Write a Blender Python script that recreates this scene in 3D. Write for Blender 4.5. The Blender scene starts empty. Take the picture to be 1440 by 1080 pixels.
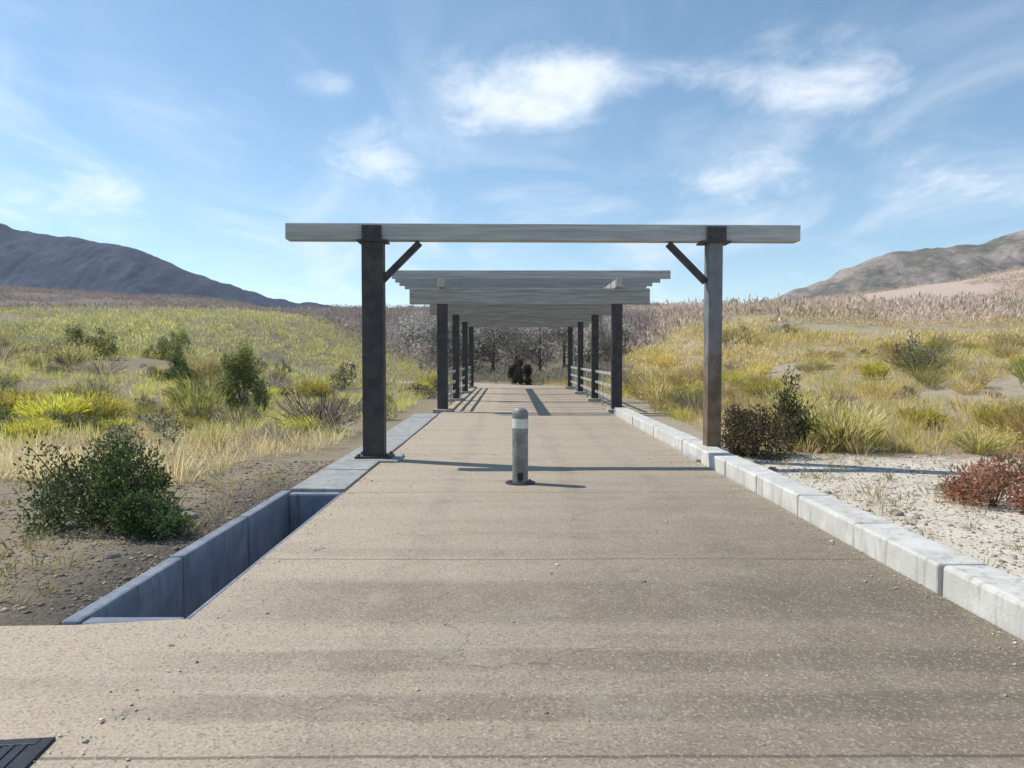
import bpy, bmesh, math, random
import numpy as np
from mathutils import Vector, Matrix
random.seed(7); rng = np.random.default_rng(11)
S = bpy.context.scene; C = S.collection
H_EYE = 1.6
def lin(r, g, b):
    f = lambda c: (c/255/12.92) if c/255 <= .04045 else ((c/255+.055)/1.055)**2.4
    return (f(r), f(g), f(b), 1)

# ------------------------------------------------------------------ helpers
def link(o, parent=None):
    C.objects.link(o)
    if parent: o.parent = parent
    return o
def tag(o, label=None, cat=None, group=None, kind=None):
    if label: o['label'] = label
    if cat: o['category'] = cat
    if group: o['group'] = group
    if kind: o['kind'] = kind
    return o
def empty(name, loc, rz=0, **k):
    o = bpy.data.objects.new(name, None); o.location = loc; o.rotation_euler = (0, 0, rz)
    o.empty_display_size = .2
    return tag(link(o), **k)
def mesh_obj(name, bm, m, parent=None, smooth=False, bevel=0):
    bmesh.ops.recalc_face_normals(bm, faces=bm.faces[:])
    me = bpy.data.meshes.new(name); bm.to_mesh(me); bm.free()
    me.materials.append(m)
    if smooth: me.polygons.foreach_set('use_smooth', [True]*len(me.polygons))
    o = link(bpy.data.objects.new(name, me), parent)
    if bevel:
        b = o.modifiers.new('bevel', 'BEVEL'); b.width = bevel; b.segments = 2; b.limit_method = 'ANGLE'
    return o
def box(bm, c, s, rot=None):
    M = Matrix.Translation(c) @ (rot.to_4x4() if rot else Matrix()) @ Matrix.Diagonal((s[0], s[1], s[2], 1))
    bmesh.ops.create_cube(bm, size=1, matrix=M)
def tube(bm, pts, rad, n=8, cap=True):
    rings = []
    pts = [Vector(p) for p in pts]
    for i, p in enumerate(pts):
        d = (pts[min(i+1, len(pts)-1)] - pts[max(i-1, 0)]).normalized()
        u = d.orthogonal().normalized(); v = d.cross(u)
        r = rad[i] if isinstance(rad, (list, tuple)) else rad
        rings.append([bm.verts.new(p + r*(math.cos(a)*u + math.sin(a)*v)) for a in [2*math.pi*k/n for k in range(n)]])
    for a, b in zip(rings, rings[1:]):
        # match the closest start to avoid twist
        off = min(range(n), key=lambda q: (b[q].co-a[0].co).length - 0)
        for k in range(n):
            bm.faces.new((a[k], a[(k+1) % n], b[(k+1+off) % n], b[(k+off) % n]))
    if cap:
        bm.faces.new(rings[0][::-1]); bm.faces.new(rings[-1])
def lathe(bm, prof, n=32, c=(0, 0, 0)):
    rings = [[bm.verts.new((c[0]+r*math.cos(2*math.pi*k/n), c[1]+r*math.sin(2*math.pi*k/n), c[2]+z)) for k in range(n)] for r, z in prof]
    for a, b in zip(rings, rings[1:]):
        for k in range(n): bm.faces.new((a[k], a[(k+1) % n], b[(k+1) % n], b[k]))
    bm.faces.new(rings[0][::-1]); bm.faces.new(rings[-1])
def fast_mesh(name, V, F, m, cols=None):
    me = bpy.data.meshes.new(name)
    n = F.shape[1]
    me.vertices.add(len(V)); me.vertices.foreach_set('co', V.astype(np.float32).ravel())
    me.loops.add(F.size); me.loops.foreach_set('vertex_index', F.astype(np.int32).ravel())
    me.polygons.add(len(F)); me.polygons.foreach_set('loop_start', np.arange(0, F.size, n, dtype=np.int32))
    me.polygons.foreach_set('loop_total', np.full(len(F), n, dtype=np.int32))
    me.update(calc_edges=True); me.validate()
    me.materials.append(m)
    if cols is not None:
        a = me.attributes.new('tint', 'FLOAT_COLOR', 'POINT')
        a.data.foreach_set('color', np.c_[cols, np.ones(len(cols))].astype(np.float32).ravel())
    return me

# ------------------------------------------------------------------ materials
class NT:
    def __init__(s, tree): s.t = tree; s.n = tree.nodes; s.l = tree.links
    def new(s, kind, **kw):
        n = s.n.new(kind)
        for k, v in kw.items(): setattr(n, k, v)
        return n
    def put(s, sock, v):
        if hasattr(v, 'is_output') or isinstance(v, bpy.types.NodeSocket): s.l.new(v, sock)
        else: sock.default_value = v
    def math(s, op, a, b=0.0, c=None, clamp=False):
        n = s.new('ShaderNodeMath', operation=op, use_clamp=clamp); s.put(n.inputs[0], a); s.put(n.inputs[1], b)
        if c is not None: s.put(n.inputs[2], c)
        return n.outputs[0]
    def mix(s, f, a, b, blend='MIX'):
        n = s.new('ShaderNodeMix', data_type='RGBA', blend_type=blend); s.put(n.inputs[0], f); s.put(n.inputs[6], a); s.put(n.inputs[7], b)
        return n.outputs[2]
    def noise(s, vec, scale, detail=4, rough=.55, dist=0):
        n = s.new('ShaderNodeTexNoise'); s.l.new(vec, n.inputs['Vector'])
        n.inputs['Scale'].default_value = scale; n.inputs['Detail'].default_value = detail
        n.inputs['Roughness'].default_value = rough; n.inputs['Distortion'].default_value = dist
        return n.outputs[0]
    def ramp(s, v, lo, hi, a=0.0, b=1.0):
        n = s.new('ShaderNodeMapRange'); s.put(n.inputs[0], v); n.interpolation_type = 'SMOOTHSTEP'
        for i, q in enumerate((lo, hi, a, b)): n.inputs[i+1].default_value = q
        return n.outputs[0]
    def scaled(s, vec, sc):
        n = s.new('ShaderNodeMapping'); s.l.new(vec, n.inputs[0]); n.inputs['Scale'].default_value = sc
        return n.outputs[0]
def material(name, rough=.8, spec=.3, metal=0):
    m = bpy.data.materials.new(name); m.use_nodes = True
    t = NT(m.node_tree); p = t.n['Principled BSDF']
    p.inputs['Roughness'].default_value = rough; p.inputs['Specular IOR Level'].default_value = spec; p.inputs['Metallic'].default_value = metal
    return m, t, p
def pos(t): return t.new('ShaderNodeNewGeometry').outputs['Position']
def objco(t): return t.new('ShaderNodeTexCoord').outputs['Object']
def bump(t, p, h, strength, dist=.02):
    b = t.new('ShaderNodeBump'); t.put(b.inputs['Height'], h); b.inputs['Strength'].default_value = strength; b.inputs['Distance'].default_value = dist
    t.l.new(b.outputs[0], p.inputs['Normal'])

def mat_path():
    m, t, p = material('sandy_concrete', .85, .25)
    P = pos(t); sep = t.new('ShaderNodeSeparateXYZ'); t.l.new(P, sep.inputs[0])
    big = t.noise(P, .55, 5, .6)
    # pale on the left, darker to the right, more so up close
    side = t.ramp(t.math('ADD', sep.outputs[0], t.math('MULTIPLY', t.math('SUBTRACT', big, .5), 2.2)), -2.8, 3.1)
    near = t.ramp(sep.outputs[1], 13, 4.2)
    dark = t.math('MULTIPLY', side, t.math('MULTIPLY_ADD', near, .72, .28))
    col = t.mix(dark, (.53, .43, .315, 1), (.225, .18, .125, 1))
    # cross-wise swept bands of dust
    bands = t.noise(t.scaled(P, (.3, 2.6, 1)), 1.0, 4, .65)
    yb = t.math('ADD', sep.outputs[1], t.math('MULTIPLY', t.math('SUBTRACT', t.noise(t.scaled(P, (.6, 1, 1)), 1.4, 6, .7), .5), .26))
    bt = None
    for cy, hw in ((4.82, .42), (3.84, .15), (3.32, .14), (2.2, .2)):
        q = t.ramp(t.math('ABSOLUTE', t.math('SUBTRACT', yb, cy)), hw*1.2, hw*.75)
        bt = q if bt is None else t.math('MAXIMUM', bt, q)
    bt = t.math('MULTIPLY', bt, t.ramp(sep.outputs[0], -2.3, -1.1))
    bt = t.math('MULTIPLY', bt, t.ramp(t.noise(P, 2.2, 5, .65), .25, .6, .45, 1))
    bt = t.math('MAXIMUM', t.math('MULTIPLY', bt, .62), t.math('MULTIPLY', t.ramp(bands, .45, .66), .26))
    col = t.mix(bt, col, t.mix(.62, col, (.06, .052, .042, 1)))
    col = t.mix(t.math('MULTIPLY', t.ramp(t.noise(P, 1.7, 6, .65), .5, .72), .3), col, (.47, .43, .36, 1))
    # joints between the cast slabs
    jy = t.math('PINGPONG', t.math('ADD', sep.outputs[1], t.math('MULTIPLY', t.math('SUBTRACT', t.noise(P, 5, 3), .5), .02)), 1.45)
    joint = t.ramp(jy, .014, .006)
    tyre = None
    for cx in (-.75, .72, 1.75):
        q = t.ramp(t.math('ABSOLUTE', t.math('SUBTRACT', t.math('ADD', sep.outputs[0], t.math('MULTIPLY', t.math('SUBTRACT', t.noise(t.scaled(P, (1, .25, 1)), .7, 2), .5), .9)), cx)), .2, .06)
        tyre = q if tyre is None else t.math('MAXIMUM', tyre, q)
    tyre = t.math('MULTIPLY', tyre, t.ramp(t.noise(P, 3, 6, .7), .35, .65))
    col = t.mix(t.math('MULTIPLY', tyre, .22), col, (.12, .105, .085, 1))
    blot = t.ramp(t.noise(P, 2.6, 3, .5, .5), .66, .74)
    col = t.mix(t.math('MULTIPLY', blot, .35), col, (.11, .095, .075, 1))
    col = t.mix(t.math('MULTIPLY', joint, .62), col, (.06, .052, .042, 1))
    fine = t.noise(P, 60, 4, .7)
    col = t.mix(t.ramp(fine, .3, .75, 0, .5), col, (.13, .12, .10, 1))
    grit = t.new('ShaderNodeTexVoronoi'); t.l.new(P, grit.inputs['Vector']); grit.inputs['Scale'].default_value = 46
    peb = t.ramp(grit.outputs['Distance'], .22, .08)
    sel = t.ramp(t.noise(P, 5, 4), .40, .58)
    col = t.mix(t.math('MULTIPLY', t.math('MULTIPLY', peb, sel), .5), col, (.5, .44, .35, 1))
    # hairline cracks
    cr = t.new('ShaderNodeTexVoronoi', feature='DISTANCE_TO_EDGE'); t.l.new(t.new('ShaderNodeVectorMath', operation='ADD').outputs[0], cr.inputs['Vector'])
    va = cr.inputs['Vector'].links[0].from_node; t.l.new(P, va.inputs[0])
    nc = t.new('ShaderNodeTexNoise'); t.l.new(P, nc.inputs['Vector']); nc.inputs['Scale'].default_value = 1.4; nc.inputs['Detail'].default_value = 5
    t.l.new(nc.outputs['Color'], va.inputs[1]); cr.inputs['Scale'].default_value = .42
    crack = t.math('MULTIPLY', t.ramp(cr.outputs['Distance'], .006, .001), t.ramp(t.noise(P, .4, 2), .42, .55))
    col = t.mix(t.math('MULTIPLY', crack, .35), col, (.07, .06, .05, 1))
    gv = t.new('ShaderNodeTexVoronoi'); t.l.new(P, gv.inputs['Vector']); gv.inputs['Scale'].default_value = 85
    gs = t.new('ShaderNodeSeparateColor'); t.l.new(gv.outputs['Color'], gs.inputs[0])
    col = t.mix(t.ramp(gs.outputs[0], .72, .95, 0, .42), col, (.10, .08, .058, 1))
    col = t.mix(t.ramp(gs.outputs[1], .78, .97, 0, .30), col, (.60, .52, .41, 1))
    t.l.new(col, p.inputs['Base Color'])
    bump(t, p, t.math('SUBTRACT', t.math('ADD', fine, t.math('MULTIPLY', peb, .5)), t.math('MULTIPLY', joint, 2)), .45, .010)
    return m
def mat_ground():
    m, t, p = material('dry_soil', .95, .1)
    P = pos(t); sep = t.new('ShaderNodeSeparateXYZ'); t.l.new(P, sep.inputs[0])
    n1 = t.noise(P, .25, 6, .6); n2 = t.noise(P, 3.5, 6, .65); n3 = t.noise(P, 40, 4, .7)
    x, y = sep.outputs[0], sep.outputs[1]
    wob = t.math('MULTIPLY', t.math('SUBTRACT', n2, .5), 1.6)
    right = t.ramp(x, -1, 2)
    soil = t.mix(right, (.27, .222, .15, 1), (.38, .32, .23, 1))
    # pale gravel shoulder on the right side of the path
    sh = t.math('MULTIPLY', t.ramp(t.math('ADD', y, wob), 12.6, 11.4), right)
    soil = t.mix(sh, soil, (.66, .585, .475, 1))
    # earth darkens towards the drain
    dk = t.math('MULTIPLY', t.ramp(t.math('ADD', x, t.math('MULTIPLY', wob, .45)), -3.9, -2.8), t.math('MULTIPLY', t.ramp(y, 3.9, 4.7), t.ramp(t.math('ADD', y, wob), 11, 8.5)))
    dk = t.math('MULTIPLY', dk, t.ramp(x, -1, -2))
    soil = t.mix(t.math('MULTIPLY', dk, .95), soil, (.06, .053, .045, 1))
    # far hillsides: brown-mauve on the left, tan on the right
    far = t.ramp(t.math('ADD', y, t.math('MULTIPLY', t.math('SUBTRACT', n1, .5), 60)), 55, 120)
    hill = t.mix(t.ramp(t.math('DIVIDE', x, t.math('MAXIMUM', y, 1)), .10, .25), (.21, .165, .15, 1), (.52, .40, .33, 1))
    soil = t.mix(far, soil, hill)
    soil = t.mix(t.ramp(n2, .35, .75, 0, .55), soil, t.mix(.5, soil, (.09, .075, .055, 1)))
    soil = t.mix(t.ramp(n3, .4, .8, 0, .4), soil, (.40, .36, .30, 1))
    t.l.new(soil, p.inputs['Base Color'])
    v = t.new('ShaderNodeTexVoronoi'); t.l.new(P, v.inputs['Vector']); v.inputs['Scale'].default_value = 22
    bump(t, p, t.math('ADD', n3, t.ramp(v.outputs['Distance'], .4, .05)), .6, .02)
    return m
def mat_mountain():
    m, t, p = material('forested_rock', .95, .1)
    P = pos(t)
    n = t.noise(P, .012, 8, .65); n2 = t.noise(P, .05, 6, .7)
    n3 = t.noise(t.scaled(P, (1, 1, 3.5)), .03, 7, .7)
    sx = t.new('ShaderNodeSeparateXYZ'); t.l.new(P, sx.inputs[0])
    rock = t.mix(t.ramp(sx.outputs[0], -200, 300), (.045, .065, .11, 1), (.34, .285, .245, 1))
    wood = t.mix(t.ramp(sx.outputs[0], -200, 300), (.016, .032, .065, 1), (.14, .13, .105, 1))
    col = t.mix(t.ramp(n, .42, .64), wood, rock)
    col = t.mix(t.ramp(n3, .5, .62, 0, .5), col, rock)
    col = t.mix(t.ramp(n2, .48, .66, 0, .75), col, wood)
    t.l.new(col, p.inputs['Base Color']); bump(t, p, n2, .8, 8)
    return m
def mat_simple(name, a, b, scale=6, rough=.8, spec=.3, metal=0, bumps=.3, stretch=(1, 1, 1), dist=.01):
    m, t, p = material(name, rough, spec, metal)
    P = t.scaled(objco(t), stretch)
    n = t.noise(P, scale, 7, .65); f = t.noise(P, scale*9, 5, .7)
    col = t.mix(t.ramp(n, .35, .68), a, b)
    col = t.mix(t.ramp(f, .45, .8, 0, .35), col, tuple(c*.55 for c in a[:3])+(1,))
    t.l.new(col, p.inputs['Base Color']); bump(t, p, t.math('ADD', n, f), bumps, dist)
    return m
def mat_worn(name, a, b, scale=4, rough=.88, spec=.2, bumps=.5):
    """cast concrete: blotches, pits, water runs and dirty patches"""
    m, t, p = material(name, rough, spec)
    P = pos(t)
    n = t.noise(P, scale, 7, .68); f = t.noise(P, 55, 5, .75); run = t.noise(t.scaled(P, (6, 6, .8)), 2.2, 5, .65)
    v = t.new('ShaderNodeTexVoronoi'); t.l.new(P, v.inputs['Vector']); v.inputs['Scale'].default_value = 60
    pit_dark = t.math('MULTIPLY', t.ramp(v.outputs['Distance'], .2, .1), t.ramp(t.noise(P, 12, 3), .5, .62))
    dirt = (a[0]*.45, a[1]*.42, a[2]*.36, 1)
    col = t.mix(t.ramp(n, .35, .68), a, b)
    col = t.mix(t.ramp(run, .5, .72, 0, .6), col, dirt)
    col = t.mix(t.ramp(f, .5, .8, 0, .4), col, dirt)
    col = t.mix(t.math('MULTIPLY', pit_dark, .6), col, dirt)
    t.l.new(col, p.inputs['Base Color']); bump(t, p, t.math('SUBTRACT', t.math('ADD', f, n), pit_dark), bumps, .012)
    return m
def mat_rusty(name):
    m, t, p = material(name, .75, .35, .1)
    P = objco(t); sx = t.new('ShaderNodeSeparateXYZ'); t.l.new(P, sx.inputs[0])
    n = t.noise(P, 3.2, 7, .7); f = t.noise(t.scaled(P, (3, 3, .5)), 6, 6, .7)
    col = t.mix(t.ramp(n, .35, .65), (.13, .14, .155, 1), (.19, .20, .21, 1))
    rust = t.ramp(t.math('ADD', sx.outputs[2], t.math('MULTIPLY', t.math('SUBTRACT', f, .5), 3.2)), 2.3, .9)
    col = t.mix(t.math('MULTIPLY', rust, .9), col, t.mix(t.ramp(n, .4, .6), (.12, .075, .04, 1), (.19, .125, .075, 1)))
    t.l.new(col, p.inputs['Base Color']); bump(t, p, f, .4, .008)
    return m
def mat_leaf(name, rough=.7, trans=.42):
    m, t, p = material(name, rough, .25)
    at = t.new('ShaderNodeAttribute', attribute_name='tint'); oi = t.new('ShaderNodeObjectInfo')
    hs = t.new('ShaderNodeHueSaturation'); t.l.new(at.outputs['Color'], hs.inputs['Color'])
    t.l.new(t.ramp(oi.outputs['Random'], 0, 1, .75, 1.25), hs.inputs['Value'])
    t.l.new(t.ramp(oi.outputs['Random'], 0, 1, .485, .51), hs.inputs['Hue'])
    t.l.new(hs.outputs[0], p.inputs['Base Color'])
    tr = t.new('ShaderNodeBsdfTranslucent'); t.l.new(hs.outputs[0], tr.inputs[0])
    mx = t.new('ShaderNodeMixShader'); mx.inputs[0].default_value = trans
    t.l.new(p.outputs[0], mx.inputs[1]); t.l.new(tr.outputs[0], mx.inputs[2])
    t.l.new(mx.outputs[0], t.n['Material Output'].inputs['Surface'])
    return m
M = dict(
    path=mat_path(), ground=mat_ground(), mountain=mat_mountain(), leaf=mat_leaf('leaves'),
    rusty=mat_rusty('rusty_steel'), pebble=mat_leaf('pebbles', .9, 0),
    bark=mat_simple('bark', (.10, .08, .06, 1), (.19, .16, .125, 1), 12, .9, .1, stretch=(1, 1, .3)),
    steel=mat_simple('dark_weathered_steel', (.040, .040, .044, 1), (.075, .068, .064, 1), 5, .6, .4, .3),
    timber=mat_simple('silvered_timber', (.31, .325, .33, 1), (.47, .475, .46, 1), 4, .85, .2, stretch=(.25, 5, 5), bumps=.5),
    timber_dark=mat_simple('brown_grey_timber', (.30, .295, .28, 1), (.48, .47, .45, 1), 4, .85, .2, stretch=(4, 4, .3), bumps=.5),
    timber_grey=mat_simple('grey_cross_timber', (.25, .25, .245, 1), (.42, .415, .40, 1), 4, .85, .2, stretch=(.25, 5, 5), bumps=.5),
    concrete=mat_worn('pale_concrete', (.50, .485, .44, 1), (.64, .625, .575, 1), 3, .85, .25, bumps=.4),
    slate=mat_simple('dark_blue_grey_stone', (.060, .075, .105, 1), (.105, .125, .165, 1), 3, .7, .3, bumps=.4),
    galv=mat_simple('galvanised_steel', (.15, .155, .155, 1), (.29, .295, .29, 1), 5, .5, .5, .4, bumps=.1),
    iron=mat_simple('cast_iron', (.016, .019, .028, 1), (.03, .033, .042, 1), 10, .5, .4, .4),
    footing=mat_worn('grey_footing', (.29, .295, .285, 1), (.40, .40, .38, 1), 4, .9, .2),
    reflect=mat_simple('pale_reflective_band', (.55, .55, .52, 1), (.65, .65, .6, 1), 9, .35, .5, bumps=.05),
    channel=mat_worn('drain_concrete', (.19, .215, .265, 1), (.28, .30, .345, 1), 3, .85, .2, bumps=.5),
    rock=mat_simple('tan_rock', (.24, .20, .16, 1), (.40, .35, .29, 1), 3, .9, .15, bumps=.8, dist=.03),
)

# ------------------------------------------------------------------ terrain
def sm(t): t = np.clip(t, 0, 1); return t*t*(3-2*t)
def vnoise(x, y, seed=0):
    def h(i, j): 
        s = np.sin(i*127.1+j*311.7+seed*74.7)*43758.5453
        return s-np.floor(s)
    i, j = np.floor(x), np.floor(y); fx, fy = sm(x-i), sm(y-j)
    return (h(i, j)*(1-fx)+h(i+1, j)*fx)*(1-fy)+(h(i, j+1)*(1-fx)+h(i+1, j+1)*fx)*fy
def fbm(x, y, oct=4, seed=0):
    a, s = 0, 0
    for k in range(oct): a = a+vnoise(x*2**k, y*2**k, seed+k)*.5**k; s += .5**k
    return a/s-.5
SX = [-900, -300, 0, 240, 374, 510, 716, 1020, 1122, 1224, 1360, 1440, 1700, 2300]
SY = [88, 80, 70, 58, 42, 38, 38, 38, 44, 58, 78, 92, 110, 120]
def centre(y): return -np.maximum(np.asarray(y, float)-36, 0)**2*.055
def terrain(x, y):
    x, y = np.asarray(x, float), np.asarray(y, float)
    yy = np.maximum(y, 20)
    az = np.clip(x/yy*1040+716, -900, 2300)
    px = np.interp(az, SX, SY)
    hill = (1.6+px/1040*300)*sm((y-48)/250)**1.15
    x0 = x; x = x-np.maximum(centre(y), -3.5)
    # bank beside the path
    bl = 1.5*sm((-x-6.5)/16)*sm((y-9)/14); br = 1.7*sm((x-6)/14)*sm((y-11)/14)
    far = 4.0*sm((y-30)/45)*sm((np.abs(x-.5)-5)/18)
    off = sm((np.abs(x-.5)-4.2)/4) + sm((y-50)/30); off = np.clip(off, 0, 1)
    rough = fbm(x*.12, y*.12, 4, 3)*.5*off + fbm(x*.02+9, y*.02, 4, 5)*6*sm((y-70)/160) + fbm(x*.9, y*.9, 3, 8)*.10*off
    x = x0
    # trench for the open drain beside the path
    trench = -.85*((x > -2.72) & (x < -1.96) & (y > 4.44) & (y < 8.72))
    return hill+bl+br+far+rough+trench-.035
xs = np.unique(np.r_[np.linspace(-700, -80, 50), np.linspace(-80, -20, 60), np.linspace(-20, 20, 130), np.linspace(-4.6, -2.8, 30), [-2.74, -2.70, -2.3, -1.98, -1.94], np.linspace(20, 80, 60), np.linspace(80, 700, 50)])
ys = np.unique(np.r_[np.linspace(-260, -10, 20), np.linspace(-10, 45, 150), np.linspace(4.6, 10, 60), [4.42, 4.46, 8.70, 8.74], np.linspace(45, 120, 80), np.linspace(120, 420, 90), np.linspace(420, 3200, 30)])
X, Y = np.meshgrid(xs, ys)
Z = terrain(X, Y)
Z = np.where(Y > 330, Z*np.clip(1-(Y-330)/300, -.2, 1), Z)
V = np.c_[X.ravel(), Y.ravel(), Z.ravel()]
nx, ny = len(xs), len(ys)
I = (np.arange(ny-1)[:, None]*nx+np.arange(nx-1)[None]).ravel()
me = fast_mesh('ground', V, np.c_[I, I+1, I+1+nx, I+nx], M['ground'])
me.polygons.foreach_set('use_smooth', np.ones(len(me.polygons), bool))
tag(link(bpy.data.objects.new('ground', me)), kind='structure')

def mountain(name, prof, dist, depth, seed, amp, mat):
    """a ridge with real depth: rows from foot over crest to the far foot"""
    n = 520; m = 130
    u = np.linspace(prof[0][0], prof[-1][0], n)
    hpx = np.interp(u, [p[0] for p in prof], [p[1] for p in prof])
    v = np.linspace(-1, 1, m)
    U, Vv = np.meshgrid(u, v)
    D = dist+Vv*depth
    Xc = (U-716)/1040*dist*(1+Vv*.12)
    Hc = 1.6+hpx[None]/1040*dist
    shape = np.where(Vv < 0, sm(1+Vv)**.85, sm(1-Vv))
    Zc = Hc*shape + fbm(Xc/dist*14, D/dist*14, 6, seed)*amp*shape*1.3 + fbm(Xc/dist*60, D/dist*40, 4, seed+9)*amp*.25*shape - 12
    for q, (fx, fy, am) in enumerate(((30, 6, .8), (70, 14, .42), (150, 40, .2))):   # gullies running down the slope
        wx = Xc/dist*fx+fbm(Xc/dist*9, D/dist*9, 3, seed+20)*3
        Zc = Zc-(.5-np.abs(fbm(wx, D/dist*fy, 3, seed+30+q)))*amp*am*sm((1-np.abs(Vv))/.3)*sm(np.abs(Vv)/.22)
    ridg = np.abs(fbm(Xc/dist*22+3, D/dist*8, 4, seed+4))*amp*.9*sm((1-np.abs(Vv))/.4)*sm(np.abs(Vv)/.25)
    Zc = Zc-ridg
    I = (np.arange(m-1)[:, None]*n+np.arange(n-1)[None]).ravel()
    me = fast_mesh(name, np.c_[Xc.ravel(), D.ravel(), Zc.ravel()], np.c_[I, I+1, I+1+n, I+n], mat)
    me.polygons.foreach_set('use_smooth', np.ones(len(me.polygons), bool))
    return tag(link(bpy.data.objects.new(name, me)), kind='structure')
mountain('mountain', [(-700, 130), (-350, 240), (-160, 232), (0, 200), (40, 178), (90, 168), (150, 160), (210, 148), (270, 122), (330, 102), (400, 82), (480, 68), (560, 55), (680, 42)], 1700, 520, 2, 34, M['mountain'])
mountain('hills', [(640, 40), (760, 54), (900, 52), (960, 56), (1010, 72), (1070, 92), (1130, 110), (1180, 134), (1230, 144), (1290, 160), (1360, 168), (1440, 192), (1600, 206), (1900, 190), (2200, 150)], 1300, 420, 6, 24, M['mountain'])

# ------------------------------------------------------------------ path
PL, PR = -1.95, 2.90
bm = bmesh.new()
rows = [(-4, -12), (1.0, -12), (3.9, -11.5), (4.22, -7), (4.38, -2.6), (4.48, PL)] 
rows += [(y, PL) for y in np.arange(5, 50.1, .6)]
prev = None
for y, xl in rows:
    c = float(centre(y)); n = 10
    row = [bm.verts.new((xl+c+(PR-xl)*k/n, y, .004*math.sin(y*1.3+k))) for k in range(n+1)]
    if prev:
        for k in range(n): bm.faces.new((prev[k], prev[k+1], row[k+1], row[k]))
    prev = row
g = bmesh.ops.extrude_face_region(bm, geom=bm.faces[:])
bmesh.ops.translate(bm, vec=(0, 0, -.12), verts=[v for v in g['geom'] if isinstance(v, bmesh.types.BMVert)])
tag(mesh_obj('path', bm, M['path']), kind='structure')

# ------------------------------------------------------------------ kerbs
def kerb(name, x0, w, h, y0, y1, mat, label, seg=1.2):
    r = empty(name, (x0+w/2, (y0+y1)/2, -.1), label=label, cat='kerb')
    y = y0; k = 0
    while y < y1-.05:
        L = min(seg, y1-y)
        bm = bmesh.new()
        box(bm, (random.uniform(-.006, .006), y+L/2-(y0+y1)/2, (h+.1)/2+random.uniform(-.004, .004)), (w, L-random.uniform(.012, .03), h+.1))
        ks = mesh_obj('kerb_stone', bm, mat, r, bevel=random.choice([.012, .018, .03])); ks.rotation_euler = (0, random.uniform(-.012, .012), random.uniform(-.0015, .0015))
        y += L; k += 1
    return r
kerb('kerb', PL-.66, .65, .03, 8.8, 20.5, M['footing'], 'broad flat grey concrete edging strip along the left side of the path', 1.5)
kerb('kerb', PR+.02, .34, .20, 1.2, 20.5, M['concrete'], 'long pale concrete kerb along the right edge of the path', 1.25)

# ------------------------------------------------------------------ open drain
dr = empty('drain_channel', (-2.3, 6.6, -.6), label='open concrete drain channel sunk along the left edge of the path', cat='drain')
for nm, c, sz in (('channel_wall', (-.357, -1.46, .277), (.12, 1.435, .66)), ('channel_wall', (-.362, 0, .28), (.12, 1.45, .66)), ('channel_wall', (-.355, 1.46, .283), (.12, 1.435, .66)), ('channel_wall', (.325, 0, .235), (.05, 4.36, .72)), ('end_wall', (.0, -2.115, .28), (.596, .12, .626)), ('end_wall', (.0, 2.115, .28), (.596, .12, .626)), ('channel_floor', (0, 0, -.06), (.596, 4.10, .1))):
    bm = bmesh.new(); box(bm, c, sz); mesh_obj(nm, bm, M['channel'], dr, bevel=.022)

# ------------------------------------------------------------------ gate
D1 = 11.56
g = empty('entrance_gate', (0, D1, 0), math.radians(1.2), label='tall dark steel gate portal with a long silvered cross beam nearest the viewer', cat='gate')
XLP, XRP = -2.10, 3.20
for x, w in ((XLP, .33), (XRP, .22)):
    bm = bmesh.new(); box(bm, (x, 0, 1.66), (w, .26, 3.42))
    post = mesh_obj('post', bm, M['steel'] if x < 0 else M['rusty'], g, bevel=.012)
    if x > 0: post['label'] = 'paler grey front post browned with rust at its foot'
    bm = bmesh.new(); box(bm, (x, 0, .055), (w+.22, .46, .03))
    for sx in (-1, 1):
        for sy in (-1, 1): lathe(bm, [(.022, .07), (.022, .1), (.012, .105)], 6, (x+sx*(w/2+.06), sy*.18, 0))
    mesh_obj('base_plate', bm, M['steel'], post)
    bm = bmesh.new(); box(bm, (x, 0, -.03), (w+.5, .8, .14)); mesh_obj('footing', bm, M['footing'], post, bevel=.02)
bm = bmesh.new(); box(bm, (.55, 0, 3.52), (7.94, .26, .25)); mesh_obj('cross_beam', bm, M['timber'], g, bevel=.015)
for x, s in ((XLP, 1), (XRP, -1)):
    bm = bmesh.new(); box(bm, (x, 0, 3.376), (.46, .34, .024))
    box(bm, (x, -.158, 3.50), (.30, .012, .22)); 
    for dx in (-.09, .09):
        for dz in (3.45, 3.56):
            mt = Matrix.Translation((x+dx, -.17, dz)) @ Matrix.Rotation(math.pi/2, 4, 'X')
            bmesh.ops.create_cone(bm, cap_ends=True, segments=6, radius1=.022, radius2=.018, depth=.022, matrix=mt)
    mesh_obj('bracket', bm, M['steel'], g)
    bm = bmesh.new()
    R = Matrix.Rotation(s*math.radians(45), 3, 'Y')
    box(bm, (x+s*.42, 0, 3.07), (.10, .10, .84), R); mesh_obj('brace', bm, M['steel'], g, bevel=.008)

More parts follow.
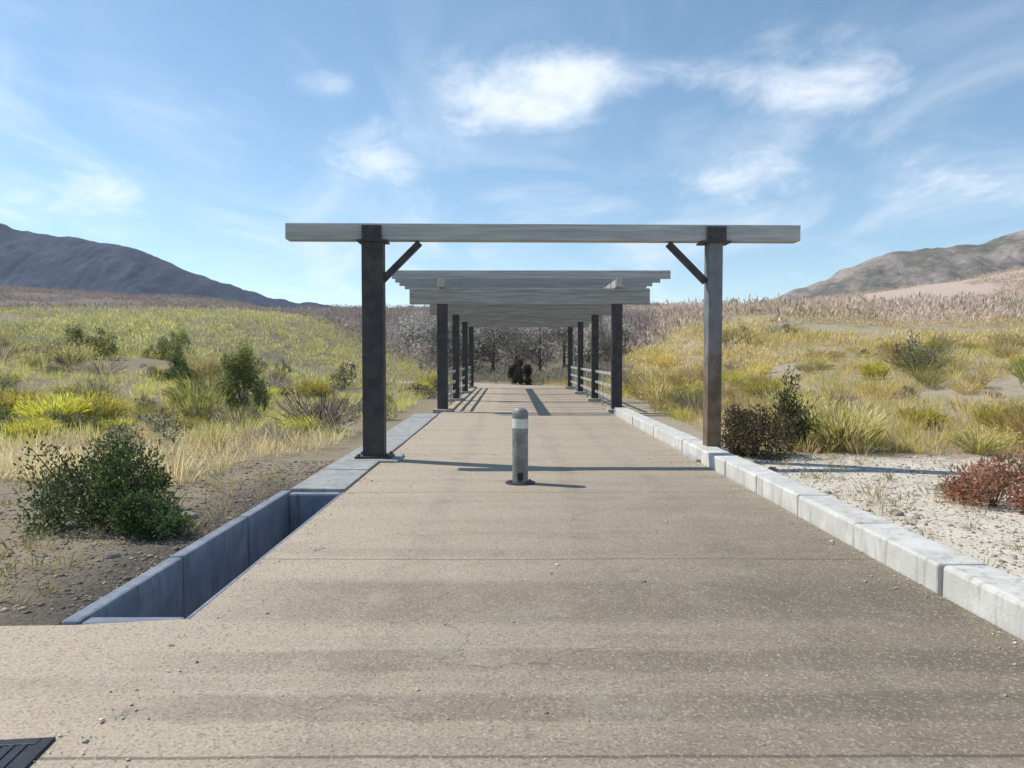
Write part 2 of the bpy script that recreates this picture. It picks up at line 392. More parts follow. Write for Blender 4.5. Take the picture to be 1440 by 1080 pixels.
# ------------------------------------------------------------------ pergola
P0, P1 = 21.7, 38.2
pg = empty('pergola', (0, P0, 0), label='long grey timber pergola over the path behind the gate portal', cat='pergola')
ox = 0; PY = 0
LX, RX = -1.95-ox, 3.15-ox
for k, y in enumerate((PY, PY+5.5, PY+11, PY+16.5)):
    for x in (LX, RX):
        bm = bmesh.new(); box(bm, (x, y, 1.57), (.30 if k == 0 else .24, .26, 3.14)); po = mesh_obj('post', bm, M['steel'], pg, bevel=.01)
        bm = bmesh.new(); box(bm, (x, y, .0), (.55, .55, .16)); mesh_obj('footing', bm, M['footing'], po, bevel=.02)
    bm = bmesh.new(); box(bm, ((LX+RX)/2, y, 3.37), (7.0, .22, .46)); mesh_obj('cross_beam', bm, M['timber_grey'], pg, bevel=.012)
for x in (LX, RX):
    bm = bmesh.new(); box(bm, (x, 8.25, 3.72), (.18, 17.6, .23)); mesh_obj('side_beam', bm, M['timber_dark'], pg, bevel=.012)
y = PY-.35
while y < PY+17:
    bm = bmesh.new(); box(bm, ((LX+RX)/2+random.uniform(-.02, .02), y, 3.965+random.uniform(-.004, .004)), (8.0, .07, .24)); rf = mesh_obj('rafter', bm, M['timber'], pg, bevel=.006); rf.rotation_euler = (0, random.uniform(-.0015, .0015), random.uniform(-.0006, .0006)); rf.location.x = random.uniform(-.07, .07)
    y += 1.08
for x, nm in ((LX-.02, 'left'), (RX+.02, 'right')):
    r = empty('railing', (x+ox, P0, 0), label='dark post-and-rail fence on the %s side of the path under the pergola' % nm, cat='railing')
    for z in (.35, .7, 1.08):
        bm = bmesh.new(); box(bm, (0, 8.3, z), (.05, 15.9, .09)); mesh_obj('rail', bm, M['timber_dark'], r, bevel=.006)
    for i in range(7):
        y = .9+i*2.45
        if min(abs(y-q) for q in (0, 5.5, 11, 16.5)) < .3: continue
        bm = bmesh.new(); box(bm, (0, y, .55), (.044, .1, 1.2)); mesh_obj('rail_post', bm, M['timber_dark'], r, bevel=.006)

# ------------------------------------------------------------------ bollard
b = empty('bollard', (.14, 9.35, 0), label='round grey steel bollard standing in the middle of the path', cat='bollard')
bm = bmesh.new(); lathe(bm, [(.10, 0.0), (.10, .86), (.097, .90), (.085, .93), (.055, .952), (.01, .958)], 40); mesh_obj('body', bm, M['galv'], b, smooth=False, bevel=0)
bm = bmesh.new(); lathe(bm, [(.102, .70), (.104, .705), (.104, .815), (.102, .82)], 40); mesh_obj('reflective_band', bm, M['reflect'], b)
bm = bmesh.new(); lathe(bm, [(.19, .0), (.19, .014), (.18, .018), (.102, .02)], 40); mesh_obj('base_flange', bm, M['steel'], b)
bm = bmesh.new(); box(bm, (0, -.112, .10), (.07, .03, .09)); box(bm, (0, -.13, .065), (.035, .02, .05)); mesh_obj('lock', bm, M['iron'], b, bevel=.006)
for q in range(4):
    bm = bmesh.new(); lathe(bm, [(.014, .012), (.014, .034), (.008, .038)], 6, (.15*math.cos(q*1.571+.6), .15*math.sin(q*1.571+.6), 0)); mesh_obj('bolt', bm, M['steel'], b)

# ------------------------------------------------------------------ drain grate in the near corner
d = empty('drain_grate', (-2.16, 2.72, -.011), math.radians(6), label='dark iron drain grate in the concrete at the lower left corner', cat='drain')
bm = bmesh.new()
for s in (-1, 1):
    box(bm, (s*.27, 0, .008), (.05, .6, .03)); box(bm, (0, s*.275, .008), (.49, .05, .03))
mesh_obj('frame', bm, M['iron'], d, bevel=.004)
for i in range(9):
    bm = bmesh.new(); box(bm, (-.2+i*.05, 0, .012), (.026, .5, .024)); mesh_obj('bar', bm, M['iron'], d, bevel=.003)
bm = bmesh.new(); box(bm, (0, 0, .0172), (.488, .498, .004)); mesh_obj('pit_dark', bm, M['iron'], d)  # dark sheet just under the bar tops, standing in for the shade below

# ------------------------------------------------------------------ foliage
def blades(base, dirs, length, width, cols, curl=0.25):
    """narrow triangles from base points along dirs"""
    n = len(base)
    side = np.cross(dirs, rng.normal(size=(n, 3))); side /= np.linalg.norm(side, axis=1)[:, None]+1e-9
    w = np.asarray(width).reshape(-1, 1); L = np.asarray(length).reshape(-1, 1)
    tip = base+dirs*L; tip[:, 2] -= (curl*L[:, 0]*rng.random(n)*.5)
    mid = base+dirs*L*.45
    V = np.stack([base-side*w*.35, mid+side*w, tip, mid-side*w], 1).reshape(-1, 3)
    F = np.arange(4*n).reshape(n, 4)
    return V, F, np.repeat(cols, 4, 0)
def pick(cols, n, jit=.16):
    c = np.array(cols)[rng.integers(0, len(cols), n)]
    return np.clip(c*(1+rng.normal(size=(n, 1))*jit), .004, 1)
def shrub_leaves(n, rx, rz, leaf, lw, cols, clumps=14, up=.5, tight=.30):
    """leaf clumps through a low uneven dome"""
    cd = rng.normal(size=(clumps, 3)); cd[:, 2] = np.abs(cd[:, 2])*.9+.05; cd /= np.linalg.norm(cd, axis=1)[:, None]
    cr = rng.uniform(.55, 1.0, (clumps, 1))
    cc = cd*cr*np.array([rx*.8, rx*.8, rz*.82]); cc[:, 2] += rz*.06
    cs = rng.uniform(.6, 1.3, clumps)
    tint = rng.uniform(.75, 1.25, clumps)
    k = rng.integers(0, clumps, n)
    off = rng.normal(size=(n, 3)); off /= np.linalg.norm(off, axis=1)[:, None]; off *= rng.random((n, 1))**.45
    p = cc[k]+off*tight*cs[k][:, None]*np.array([rx, rx, rz*.9])
    p[:, 2] = np.maximum(p[:, 2], .02)
    d = off*.7+rng.normal(size=(n, 3))*.45; d[:, 2] += up; d /= np.linalg.norm(d, axis=1)[:, None]
    c = pick(cols, n)*tint[k][:, None]
    return blades(p, d, leaf*rng.uniform(.6, 1.3, n), lw*rng.uniform(.7, 1.3, n), c)
def broom(n, rx, rz, leaf, lw, cols, lean=.55, tips=None):
    """upright stalks fanning from the base (rabbitbrush, bunchgrass)"""
    a = rng.random(n)*2*np.pi; t = np.sqrt(rng.random(n))
    bp = np.c_[np.cos(a)*t*rx*.35, np.sin(a)*t*rx*.35, np.zeros(n)]
    d = np.c_[np.cos(a)*t*lean, np.sin(a)*t*lean, np.ones(n)]+rng.normal(size=(n, 3))*.16; d /= np.linalg.norm(d, axis=1)[:, None]
    r = rng.uniform(.0, 1.0, n)**.6
    base = bp+d*(r*max(rz-leaf, 0))[:, None]*rng.uniform(.75, 1.1, n)[:, None]
    base[:, 2] = np.maximum(base[:, 2], 0)
    c = pick(cols, n)
    if tips is not None:
        hi = r > .62; c[hi] = pick(tips, hi.sum())
    ns = max(40, n//7)
    base[:ns] = bp[:ns]*.3; r[:ns] = 0
    dd = d+rng.normal(size=(n, 3))*.22; dd[:ns] = d[:ns]; dd /= np.linalg.norm(dd, axis=1)[:, None]
    LL = leaf*rng.uniform(.6, 1.3, n); LL[:ns] = rz*rng.uniform(.8, 1.1, ns)
    return blades(base, dd, LL, lw*rng.uniform(.7, 1.3, n), c)
YG = [(.46, .44, .10), (.40, .40, .10), (.54, .48, .12)]; YEL = [(.68, .58, .10), (.62, .56, .11), (.56, .52, .12)]
OLV = [(.25, .26, .10), (.31, .30, .12), (.21, .22, .08)]; SAGE = [(.30, .31, .22), (.36, .36, .26), (.25, .26, .17)]
STRAW = [(.66, .53, .29), (.60, .48, .26), (.72, .60, .36)]; DKG = [(.07, .125, .045), (.09, .15, .05), (.055, .09, .036)]
RED = [(.50, .25, .14), (.58, .33, .20), (.42, .20, .11)]; DKB = [(.12, .095, .055), (.15, .12, .07), (.09, .075, .04)]
MAUVE = [(.13, .095, .085), (.16, .12, .10), (.10, .08, .07)]; GREEN = [(.20, .26, .08), (.26, .30, .10), (.16, .20, .07)]
def stems_mesh(rx, rz, n=14, r=.012):
    bm = bmesh.new()
    for i in range(n):
        a = random.random()*6.28; q = random.uniform(.2, .75)
        e = Vector((math.cos(a)*rx*q, math.sin(a)*rx*q, rz*random.uniform(.5, .85)))
        m_ = e*.5+Vector((random.uniform(-.1, .1)*rx, random.uniform(-.1, .1)*rx, rz*.08))
        tube(bm, [(0, 0, -.05), m_, e], [r, r*.7, r*.3], 5)
    return bm
def plant(name, leafdata, rx, rz, x, y, rot=0, **k):
    z = float(terrain(x, y))
    r = empty(name, (x, y, z), rot, **k)
    Vv, F, c = leafdata
    o = link(bpy.data.objects.new('foliage', fast_mesh('foliage', Vv, F, M['leaf'], c)), r)
    mesh_obj('stem', stems_mesh(rx, rz), M['bark'], r)
    return r
def at(px, py, Y=None):
    """a pixel on the flat ground near the camera -> plan position"""
    y = 1664/(py-502); return (px-716)/1040*y, y
# the near, nameable plants
plant('juniper', shrub_leaves(9000, .84, 1.08, .05, .010, DKG+DKG+[(.16, .22, .07), (.12, .10, .05)], 34, .5, .26), .8, .95, -4.05, 7.3, label='dark green juniper bush on the bare soil left of the open drain', cat='bush')
plant('juniper', shrub_leaves(3200, .42, .50, .045, .010, DKG+[(.12, .17, .05)], 18, .5, .28), .4, .5, -3.28, 6.75, label='small dark green seedling bush in front of the larger juniper', cat='bush')
plant('bush', shrub_leaves(6000, .62, .95, .06, .014, DKB, 18, .35, .36), .6, .9, 4.05, 12.1, label='dark brown bush at the foot of the right gate post', cat='bush')
plant('bush', shrub_leaves(3000, .40, 1.25, .07, .014, DKB+OLV, 12, .6, .36), .35, 1.2, 5.0, 13.0, label='tall narrow olive-brown bush behind the dark bush at the right gate post', cat='bush')
plant('russet_shrub', shrub_leaves(3600, .62, .56, .06, .012, RED+[(.36, .28, .16), (.5, .33, .2)], 20, .5, .30), .62, .6, 5.35, 8.1, label='rust red shrub on the pale gravel at the right', cat='bush')
plant('bush', shrub_leaves(8500, .85, 1.75, .09, .018, [(.03, .029, .025), (.045, .04, .03), (.06, .055, .035)], 24, .6, .26), .7, 1.3, .66, 43.6, label='dark shrub where the path bends away beyond the pergola', cat='bush')

# prototypes copied over the two banks
def proto(data): Vv, F, c = data; return fast_mesh('shrub', Vv, F, M['leaf'], c)
KINDS = {
 'rabbitbrush': ([proto(broom(random.choice([700, 1100, 1500]), random.uniform(.35, .6), random.uniform(.6, 1.05), random.uniform(.10, .18), .009, random.choice([OLV+YG, OLV+SAGE, STRAW+OLV]), random.uniform(.6, 1.15), random.choice([YG+YEL, YG+OLV, YEL+STRAW, YG+STRAW]))) for _ in range(9)], 'yellow-flowered rabbitbrush', 'shrub'),
 'sagebrush': ([proto(shrub_leaves(random.choice([1100, 1800]), random.uniform(.5, .75), random.uniform(.5, .85), .07, .010, random.choice([SAGE+OLV, SAGE+DKB, SAGE]), random.choice([10, 16, 22]), .6, .26)) for _ in range(7)], 'grey-green sagebrush', 'shrub'),
 'green_shrub': ([proto(shrub_leaves(2000, random.uniform(.5, .8), random.uniform(.8, 1.4), .08, .014, GREEN+OLV, random.choice([14, 22]), .5, .24)) for _ in range(5)], 'tall olive green shrub', 'shrub'),
 'dead_brush': ([proto(broom(260, .5, .8, .3, .007, [(.30, .25, .21), (.22, .18, .15), (.38, .33, .28)], 1.2)) for _ in range(4)], 'leafless grey-brown brush', 'shrub'),
 'golden_brush': ([proto(broom(random.choice([600, 1100]), .5, random.uniform(.6, .9), .14, .009, STRAW+[(.5, .40, .12)], random.uniform(.8, 1.2), [(.66, .50, .14), (.60, .42, .16), (.58, .50, .16)])) for _ in range(5)], 'golden ochre brush', 'shrub'),
 'bunchgrass': ([proto(broom(random.choice([300, 500, 700]), random.uniform(.25, .4), random.uniform(.35, .6), .32, .005, STRAW+[(.40, .36, .14)], random.uniform(.6, 1.1))) for _ in range(5)], 'straw-coloured bunchgrass clump', 'grass clump'),
}
placed = []
def put(kind, x, y, s):
    ms, lab, cat = KINDS[kind]
    o = bpy.data.objects.new(kind, random.choice(ms)); link(o)
    o.location = (x, y, float(terrain(x, y))-.03); o.rotation_euler = (random.uniform(-.06, .06), random.uniform(-.06, .06), random.random()*6.28)
    o.scale = (s*random.uniform(.85, 1.2), s*random.uniform(.85, 1.2), s*random.uniform(.8, 1.2))
    side = 'left' if x < 0 else 'right'; dist = 'near the gate' if y < 18 else ('beside the pergola' if y < 36 else 'beyond the pergola')
    tag(o, '%s %s on the %s bank' % (lab, dist, side), cat, '%s %s on the %s bank' % (lab, dist, side))
    placed.append((x, y))
def try_put(kind, x, y, s, gap):
    if -3.1 < x-float(centre(y)) < 4.3 and y < 50: return
    if x > 0 and y < 12.4 and x < 9: return
    if any((x-a)**2+(y-b_)**2 < gap*gap for a, b_ in placed): return
    put(kind, x, y, s)
KINDS['flowering_brush'] = ([proto(broom(1500, .6, random.uniform(.6, .8), .13, .011, YG, 1.0, YEL+[(.70, .64, .12)])) for _ in range(3)], 'bright yellow blooming brush', 'shrub')
for px, py, sc in ((20, 584, 1.2), (75, 592, 1.3), (130, 588, 1.2), (165, 596, 1.0), (45, 604, .9), (400, 548, 1.2), (440, 556, 1.1), (470, 566, .9), (420, 600, .8), (905, 552, 1.0), (1230, 560, 1.1), (1300, 600, 1.0), (1420, 612, 1.0), (1180, 610, .8)):
    yy = 1664/(py-502+8); put('flowering_brush', (px-716)/1040*yy, yy, sc)
for i in range(5000):
    if len(placed) > 285: break
    left = random.random() < .5
    y = 10.5+36*random.random()**1.5
    hw = y*.70+1
    x = -2.9-(hw-2.2)*random.random() if left else 4.4+(hw-3.5)*random.random()
    n = float(fbm(x*.16, y*.16, 2, 33))
    if float(fbm(x*.35, y*.35, 3, 37)) < -.03: continue     # bare gaps between the thickets
    if left: kind = random.choice(['bunchgrass', 'bunchgrass', 'dead_brush']) if (11 < y < 16 and x > -8 and random.random() < .7) else random.choice(['rabbitbrush']*5+['sagebrush']*2+['dead_brush'] if n > -.06 else ['sagebrush', 'green_shrub', 'green_shrub', 'rabbitbrush', 'dead_brush', 'bunchgrass'])
    else: kind = random.choice(['bunchgrass', 'bunchgrass', 'golden_brush', 'golden_brush', 'dead_brush', 'rabbitbrush'] if n > -.04 else ['rabbitbrush', 'golden_brush', 'sagebrush', 'bunchgrass', 'dead_brush'])
    try_put(kind, x, y, random.choice([.45, .6, .75, .9, 1.1, 1.4])*random.uniform(.85, 1.15)*(1 if y < 20 else 1.15), random.uniform(.35, 1.0))

# ground cover: grass and far scrub nobody could count
def cover(name, pts, per, h, sp, leaf, lw, colfn, lean=.5):
    n = len(pts)
    idx = np.repeat(np.arange(n), per); N = len(idx)
    a = rng.random(N)*2*np.pi; t = np.sqrt(rng.random(N))
    s = (rng.uniform(.35, 1.0, n)**1.6*1.75)[idx]
    d = np.c_[np.cos(a)*t*lean, np.sin(a)*t*lean, np.ones(N)]+rng.normal(size=(N, 3))*.25; d /= np.linalg.norm(d, axis=1)[:, None]
    base = pts[idx]+np.c_[np.cos(a)*t*sp*s, np.sin(a)*t*sp*s, (h*s)*(1-t**2*.7)*rng.random(N)**.7]
    c = colfn(pts)[idx]*(1+rng.normal(size=(N, 1))*.18)
    Vv, F, cc = blades(base, d, leaf*s*rng.uniform(.6, 1.3, N), lw*rng.uniform(.7, 1.3, N), np.clip(c, .004, 1))
    return tag(link(bpy.data.objects.new(name, fast_mesh(name, Vv, F, M['leaf'], cc))), kind='stuff')
def scatter(n, y0, y1, pw=1.0, side=0, hwk=.8):
    y = y0+(y1-y0)*rng.random(n)**pw
    x = (rng.random(n)*2-1)*(y*hwk+3)
    if side: x = np.abs(x)*side
    return x, y
def topts(x, y, dz=-.02): return np.c_[x, y, terrain(x, y)+dz]
def palette(pts, sets, seed, scale=.1):
    n = fbm(pts[:, 0]*scale, pts[:, 1]*scale, 3, seed)+.5+rng.normal(size=len(pts))*.09
    k = np.clip((n-.2)/.6*len(sets), 0, len(sets)-1).astype(int)
    return np.array(sets)[k]
x, y = scatter(9000, 9.2, 46, 1.2, -1); k = (x < -3.2+centre(y)) & ~((y < 12) & (x > -4)); x, y = x[k], y[k]
k = fbm(x*.3, y*.3, 2, 21) > .0+.15*(y < 11); P_ = topts(x[k], y[k])
tag(cover('grass', P_, 12, .08, .10, .26, .006, lambda p: np.where(((p[:, 1] < 15.5+fbm(p[:, 0]*.4, p[:, 1]*.4, 2, 3)*4) & (p[:, 0] > -8.2+fbm(p[:, 0]*.5, p[:, 1]*.5, 2, 4)*2))[:, None], palette(p, [(.60, .48, .28), (.74, .60, .34), (.80, .66, .40)], 51, .4), palette(p, [(.60, .53, .26), (.60, .58, .14), (.72, .63, .30), (.76, .74, .15), (.48, .47, .16)], 50, .18))), 'dry yellow-green grass covering the left bank', 'grass')
x, y = scatter(14000, 12.2, 50, 1.0, 1); k = (x > 4.2+centre(y)); x, y = x[k], y[k]
k = fbm(x*.3, y*.3, 2, 25) > -.13; P_ = topts(x[k], y[k])
tag(cover('grass', P_, 12, .08, .10, .28, .006, lambda p: palette(p, [(.68, .54, .30), (.56, .52, .15), (.76, .62, .20), (.68, .48, .28), (.50, .48, .12), (.72, .64, .18)], 60, .25)), 'golden dry grass covering the right bank', 'grass')
x, y = scatter(12000, 38, 98, 1.0); k = ~((np.abs(x-centre(y)-.5) < 4.5) & (y < 52)); x, y = x[k], y[k]
k = ~((x > .1*y) & (y > 56+8*fbm(x*.08, y*.08, 3, 77))); x, y = x[k], y[k]
k = fbm(x*.10, y*.10, 4, 71) > -.05-.12*(x > 4); P_ = topts(x[k], y[k])
def mid_col(p):
    L = palette(p, [(.44, .40, .24), (.56, .52, .20), (.46, .42, .27), (.64, .58, .20), (.36, .35, .18)], 81, .06)
    R_ = palette(p, [(.62, .49, .32), (.60, .49, .17), (.72, .56, .32), (.54, .44, .16)], 83, .06)
    Md = palette(p, [(.26, .24, .18), (.32, .28, .21), (.24, .22, .15)], 85, .06)
    az = p[:, 0]/p[:, 1]
    return np.where((az > .16)[:, None], R_, np.where((az > -.12)[:, None], Md, L))
tag(cover('scrub', P_, 46, .50, .60, .20, .026, mid_col), 'mixed olive and yellow scrub spread over the slopes beyond the pergola', 'scrub')
x, y = scatter(17000, 55, 330, 1.0); k = (y > 80) | (x > .1*y); x, y = x[k], y[k]; k = fbm(x*.04, y*.04, 4, 91) > -.02; P_ = topts(x[k], y[k])
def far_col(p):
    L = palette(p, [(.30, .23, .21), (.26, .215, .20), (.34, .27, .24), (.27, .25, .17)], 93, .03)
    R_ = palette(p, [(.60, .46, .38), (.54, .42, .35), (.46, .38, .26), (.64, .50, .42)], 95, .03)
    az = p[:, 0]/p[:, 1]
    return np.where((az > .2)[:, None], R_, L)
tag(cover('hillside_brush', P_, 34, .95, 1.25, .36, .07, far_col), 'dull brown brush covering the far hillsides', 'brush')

# trees beyond the pergola
def tree(x, y, h, w, cols, label, group):
    z = float(terrain(x, y))
    r = empty('tree', (x, y, z-.1), random.random()*6, label=label, cat='tree', group=group)
    bm = bmesh.new(); tops = []
    tube(bm, [(0, 0, 0), (.05, .03, h*.3), (-.04, .05, h*.62), (0, 0, h*.9)], [h*.03, h*.024, h*.013, h*.004], 8)
    for i in range(9):
        a = random.random()*6.28; z0 = h*random.uniform(.12, .7); L = w*random.uniform(.5, .95)
        e = Vector((math.cos(a)*L, math.sin(a)*L, z0+h*random.uniform(.12, .28)))
        tube(bm, [(0, 0, z0), e*.5+Vector((0, 0, z0*.42)), e], [h*.012, h*.008, h*.003], 5); tops.append(e)
    mesh_obj('trunk', bm, M['bark'], r)
    Vs, Fs, Cs = [], [], []; o = 0
    for e in tops+[Vector((0, 0, h*.85)), Vector((.2, 0, h*.72))]:
        n = 300
        q = rng.normal(size=(n, 3))*np.array([w*.27, w*.27, h*.13])+np.array(e)
        d = rng.normal(size=(n, 3)); d /= np.linalg.norm(d, axis=1)[:, None]
        a, b_, c_ = blades(q, d, .26*rng.uniform(.6, 1.3, n), .06*rng.uniform(.7, 1.3, n), pick(cols, n)*random.uniform(.8, 1.2))
        Vs.append(a); Fs.append(b_+o); Cs.append(c_); o += len(a)
    link(bpy.data.objects.new('crown', fast_mesh('crown', np.concatenate(Vs), np.concatenate(Fs), M['leaf'], np.concatenate(Cs))), r)
TC = [(.42, .40, .36), (.48, .45, .40), (.37, .35, .31)]
for px, yy, top, w in [(592, 60, 452, 1.9), (628, 56, 446, 2.0), (660, 60, 440, 2.1), (694, 55, 448, 1.9), (726, 60, 441, 2.2), (760, 56, 447, 2.0), (794, 60, 442, 2.1), (828, 55, 450, 1.9), (858, 60, 456, 1.7)]:
    x = (px-716)/1040*yy; h = 1.6+(502-top)/1040*yy-float(terrain(x, yy))
    tree(x, yy, max(h, 1.8), w, TC, 'dull grey-brown small tree in the thicket behind the pergola', 'grey-brown trees behind the pergola')
plant('tall_shrub', shrub_leaves(9000, .85, 2.2, .08, .017, GREEN+OLV+[(.12, .15, .06)], 34, .6, .22), .6, 2.1, (342-716)/1040*21.5, 21.5, label='tall upright green shrub among the yellow brush left of the front posts', cat='bush')
plant('bush', shrub_leaves(4500, .7, 1.15, .08, .017, DKG+[(.11, .13, .06)], 20, .5, .26), .6, 1.1, (254-716)/1040*29, 29, label='small rounded dark green bush on the left bank', cat='bush')

# stones on the shoulders
def stone(x, y, s, label, group):
    bm = bmesh.new(); bmesh.ops.create_icosphere(bm, subdivisions=2, radius=s)
    sd = random.random()*90
    for v in bm.verts:
        n = float(fbm(v.co.x/s*1.1+sd, v.co.y/s*1.1+v.co.z/s, 3, 5)); v.co *= 1+n*.7; v.co.z *= .6
    o = mesh_obj('stone', bm, M['rock']); o.location = (x, y, float(terrain(x, y))+s*.15); o.rotation_euler.z = random.random()*6
    tag(o, label, 'stone', group)
for i in range(26):
    stone(random.uniform(3.5, 8.5), random.uniform(5, 12), random.choice([.03, .04, .05, .07, .11]), 'small tan stone on the pale gravel right of the path', 'stones on the right gravel')
for i in range(22):
    stone(random.uniform(-7.5, -2.6), random.uniform(5, 10), random.choice([.03, .04, .06, .09]), 'small tan stone on the brown soil left of the path', 'stones on the left soil')

def gravel(name, P_, size, cols, label, cat):
    n = len(P_); sz = size*np.exp(rng.normal(size=(n, 1))*.5)
    oct_ = np.array([(1, 0, 0), (0, 1, 0), (-1, 0, 0), (0, -1, 0), (.1, .1, .7), (0, 0, -.6)], float)
    a = rng.random(n)*6.28; ca, sa = np.cos(a), np.sin(a)
    V = oct_[None]*(1+rng.normal(size=(n, 6, 1))*.22)*np.stack([np.ones(n), rng.uniform(.6, 1, n), rng.uniform(.5, .9, n)], 1)[:, None]*sz[:, None]
    V = np.stack([V[..., 0]*ca[:, None]-V[..., 1]*sa[:, None], V[..., 0]*sa[:, None]+V[..., 1]*ca[:, None], V[..., 2]], 2)+P_[:, None]
    f = np.array([(0, 1, 4), (1, 2, 4), (2, 3, 4), (3, 0, 4), (1, 0, 5), (2, 1, 5), (3, 2, 5), (0, 3, 5)])
    F = (f[None]+np.arange(n)[:, None, None]*6).reshape(-1, 3)
    tag(link(bpy.data.objects.new(name, fast_mesh(name, V.reshape(-1, 3), F, M['pebble'], np.repeat(pick(cols, n, .2), 6, 0)))), label, cat, kind='stuff')
GC = [(.50, .44, .36), (.38, .33, .27), (.60, .55, .47), (.30, .27, .23), (.44, .36, .28)]
n = 16000; x = 3.32+9*rng.random(n)**1.4; y = 3+10.5*rng.random(n); gravel('gravel', topts(x, y, .002), .011, GC, 'loose cream gravel on the right shoulder', 'gravel')
n = 9000; x = -2.75-7*rng.random(n)**1.5; y = 4.6+7*rng.random(n); gravel('gravel', topts(x, y, .002), .012, [(.26, .21, .15), (.34, .28, .2), (.18, .15, .11), (.42, .36, .28)], 'small brown stones scattered over the left soil', 'gravel')
n = 2600; sd_ = rng.random(n) < .6; y = 1.5+20*rng.random(n)**1.5
x = np.where(sd_, PR-np.abs(rng.normal(size=n))*.22, PL+np.abs(rng.normal(size=n))*.25); x[:500] = rng.uniform(-2, 2.8, 500); k = (x > PL) & (x < PR)
gravel('grit', np.c_[x, y, np.full(n, .004)][k], .006, GC, 'fine grit gathered along the path edges', 'grit')
n = 900; x = np.where(rng.random(n) < .5, rng.uniform(3.4, 8, n), -rng.uniform(2.9, 8, n)); y = rng.uniform(5, 12, n)
d_ = np.c_[rng.normal(size=(n, 2)), np.abs(rng.normal(size=n))*.12]; d_ /= np.linalg.norm(d_, axis=1)[:, None]
Vv, F, cc = blades(topts(x, y, .012), d_, rng.uniform(.05, .22, n), .004, pick([(.25, .2, .15), (.4, .33, .22), (.16, .13, .1)], n), 0)
tag(link(bpy.data.objects.new('litter', fast_mesh('litter', Vv, F, M['leaf'], cc))), 'dry twigs and straw lying on the soil', 'litter', kind='stuff')
# weeds and grass tufts spilling onto the shoulders
wx = np.r_[rng.uniform(3.4, 9, 120), -rng.uniform(2.85, 8, 160)]; wy = np.r_[rng.uniform(4.5, 12.2, 120), rng.uniform(4.7, 10.5, 160)]
tag(cover('weeds', topts(wx, wy), 22, .03, .07, .13, .004, lambda p: palette(p, [(.50, .42, .24), (.36, .34, .12), (.62, .5, .3), (.28, .3, .1)], 7, 1.3), .9), 'small dry weeds dotted over the bare ground', 'weeds')

# ------------------------------------------------------------------ sky, sun, camera
SUN_AZ, SUN_EL = math.radians(-70), math.radians(50)      # azimuth from +Y (ahead), negative = left
sd = Vector((math.sin(SUN_AZ)*math.cos(SUN_EL), math.cos(SUN_AZ)*math.cos(SUN_EL), math.sin(SUN_EL)))
L = bpy.data.lights.new('sun', 'SUN'); L.energy = 3.75; L.angle = math.radians(.5); L.color = (1, .955, .89)
lo = link(bpy.data.objects.new('sun', L)); lo.rotation_euler = sd.to_track_quat('Z', 'Y').to_euler(); lo.location = (0, 0, 60)
w = bpy.data.worlds.new('World'); S.world = w; w.use_nodes = True
t = NT(w.node_tree); bg = t.n['Background']
sky = t.new('ShaderNodeTexSky', sky_type='NISHITA'); sky.sun_disc = False
sky.sun_elevation = SUN_EL; sky.sun_rotation = SUN_AZ; sky.air_density = 1.0; sky.dust_density = .3; sky.ozone_density = 1.6; sky.altitude = 1200
tc = t.new('ShaderNodeTexCoord').outputs['Generated']; sp = t.new('ShaderNodeSeparateXYZ'); t.l.new(tc, sp.inputs[0])
ysafe = t.math('MAXIMUM', sp.outputs[1], .08)
u = t.math('DIVIDE', sp.outputs[0], ysafe); v = t.math('DIVIDE', sp.outputs[2], ysafe)
BL = [(740, 118, 105, 42, .95), (748, 152, 62, 24, 1.0), (530, 228, 58, 30, .75), (462, 118, 36, 20, .45), (1185, 132, 64, 36, .8), (1090, 170, 46, 70, .45), (1025, 262, 72, 30, .65), (1340, 262, 110, 40, .6), (170, 268, 52, 30, .5), (590, 190, 60, 22, .4), (960, 112, 150, 18, .45), (1180, 60, 120, 26, .3), (60, 290, 90, 28, .5)]
tot = None
for (cx, cy, a, b_, amp) in BL:
    du = t.math('MULTIPLY', t.math('SUBTRACT', u, (cx-716)/1040), 1040/(a*1.25)); dv = t.math('MULTIPLY', t.math('SUBTRACT', v, (502-cy)/1040), 1040/(b_*1.25))
    e = t.math('MULTIPLY', t.math('EXPONENT', t.math('MULTIPLY', t.math('ADD', t.math('MULTIPLY', du, du), t.math('MULTIPLY', dv, dv)), -1.0)), amp)
    tot = e if tot is None else t.math('ADD', tot, e)
zs = t.math('ADD', t.math('MAXIMUM', sp.outputs[2], 0), .12)
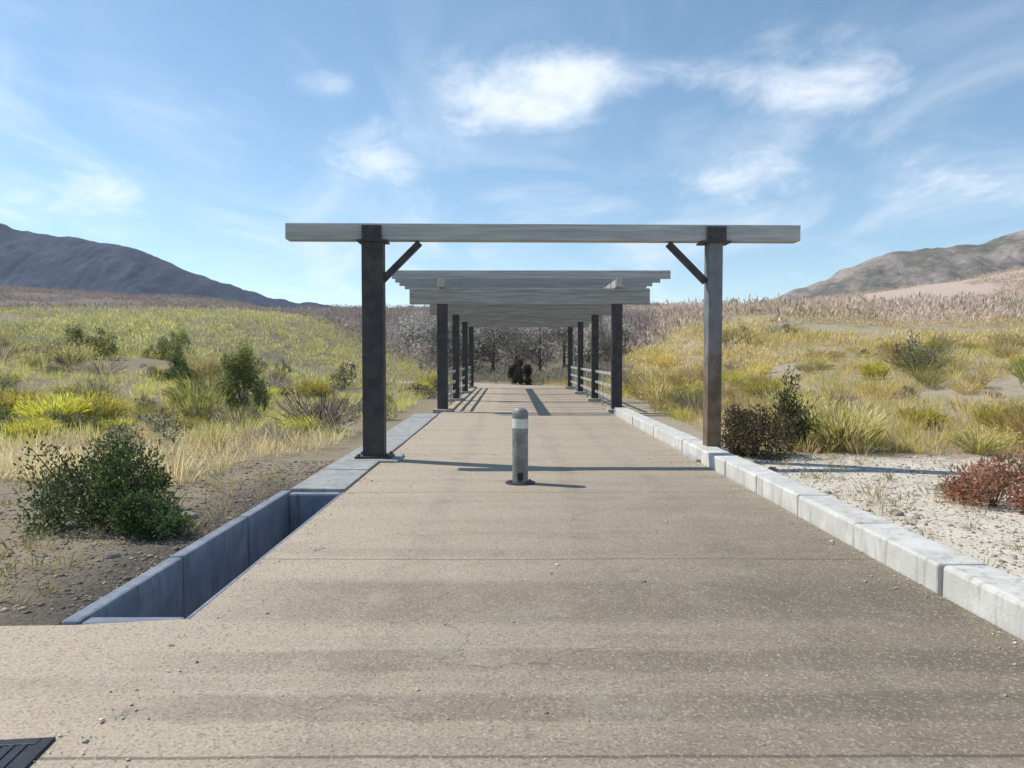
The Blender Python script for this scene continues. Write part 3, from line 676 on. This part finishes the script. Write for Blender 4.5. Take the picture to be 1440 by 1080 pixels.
cv = t.new('ShaderNodeCombineXYZ'); t.put(cv.inputs[0], t.math('DIVIDE', sp.outputs[0], zs)); t.put(cv.inputs[1], t.math('DIVIDE', sp.outputs[1], zs))
n1 = t.noise(t.scaled(cv.outputs[0], (1, .7, 1)), 4.2, 12, .66, .35); n2 = t.noise(t.scaled(cv.outputs[0], (1.6, .8, 1)), 1.1, 6, .6, .8)
puff = t.math('MULTIPLY', t.ramp(t.math('ADD', t.math('MINIMUM', tot, 1.0), t.math('MULTIPLY', t.math('SUBTRACT', n1, .5), 2.1)), .0, 1.4), t.ramp(tot, .02, .35, 0, .82))
veil = t.math('MULTIPLY', t.ramp(n2, .40, .78), t.ramp(sp.outputs[2], .5, .15, .10, .46))
cl = t.math('MAXIMUM', puff, veil)
cl = t.math('MULTIPLY', cl, t.ramp(sp.outputs[2], 0, .06))
hsv = t.new('ShaderNodeHueSaturation'); t.l.new(sky.outputs[0], hsv.inputs['Color']); hsv.inputs['Saturation'].default_value = 1.04; hsv.inputs['Hue'].default_value = .489
skyc = t.mix(cl, hsv.outputs[0], (7.4, 7.7, 8.1, 1))
t.l.new(skyc, bg.inputs['Color']); bg.inputs['Strength'].default_value = .122

bm = bmesh.new(); box(bm, (0, 1150, 190), (5200, 2500, 430)); 
hm = bpy.data.materials.new('haze'); hm.use_nodes = True; ht = hm.node_tree; ht.nodes.remove(ht.nodes['Principled BSDF'])
pv = ht.nodes.new('ShaderNodeVolumePrincipled'); pv.inputs['Color'].default_value = (.80, .88, 1, 1); pv.inputs['Density'].default_value = .00009; pv.inputs['Anisotropy'].default_value = .2
ht.links.new(pv.outputs[0], ht.nodes['Material Output'].inputs['Volume'])
tag(mesh_obj('haze', bm, hm), kind='stuff')

cam = bpy.data.cameras.new('camera'); co = link(bpy.data.objects.new('camera', cam))
cam.sensor_width = 36; cam.lens = 26; cam.clip_end = 12000; cam.clip_start = .05
co.location = (0, 0, H_EYE); co.rotation_euler = (math.radians(90-2.09), 0, math.radians(-.22))
S.camera = co
S.view_settings.view_transform = 'Standard'; S.view_settings.look = 'None'; S.view_settings.exposure = .40; S.view_settings.gamma = 1
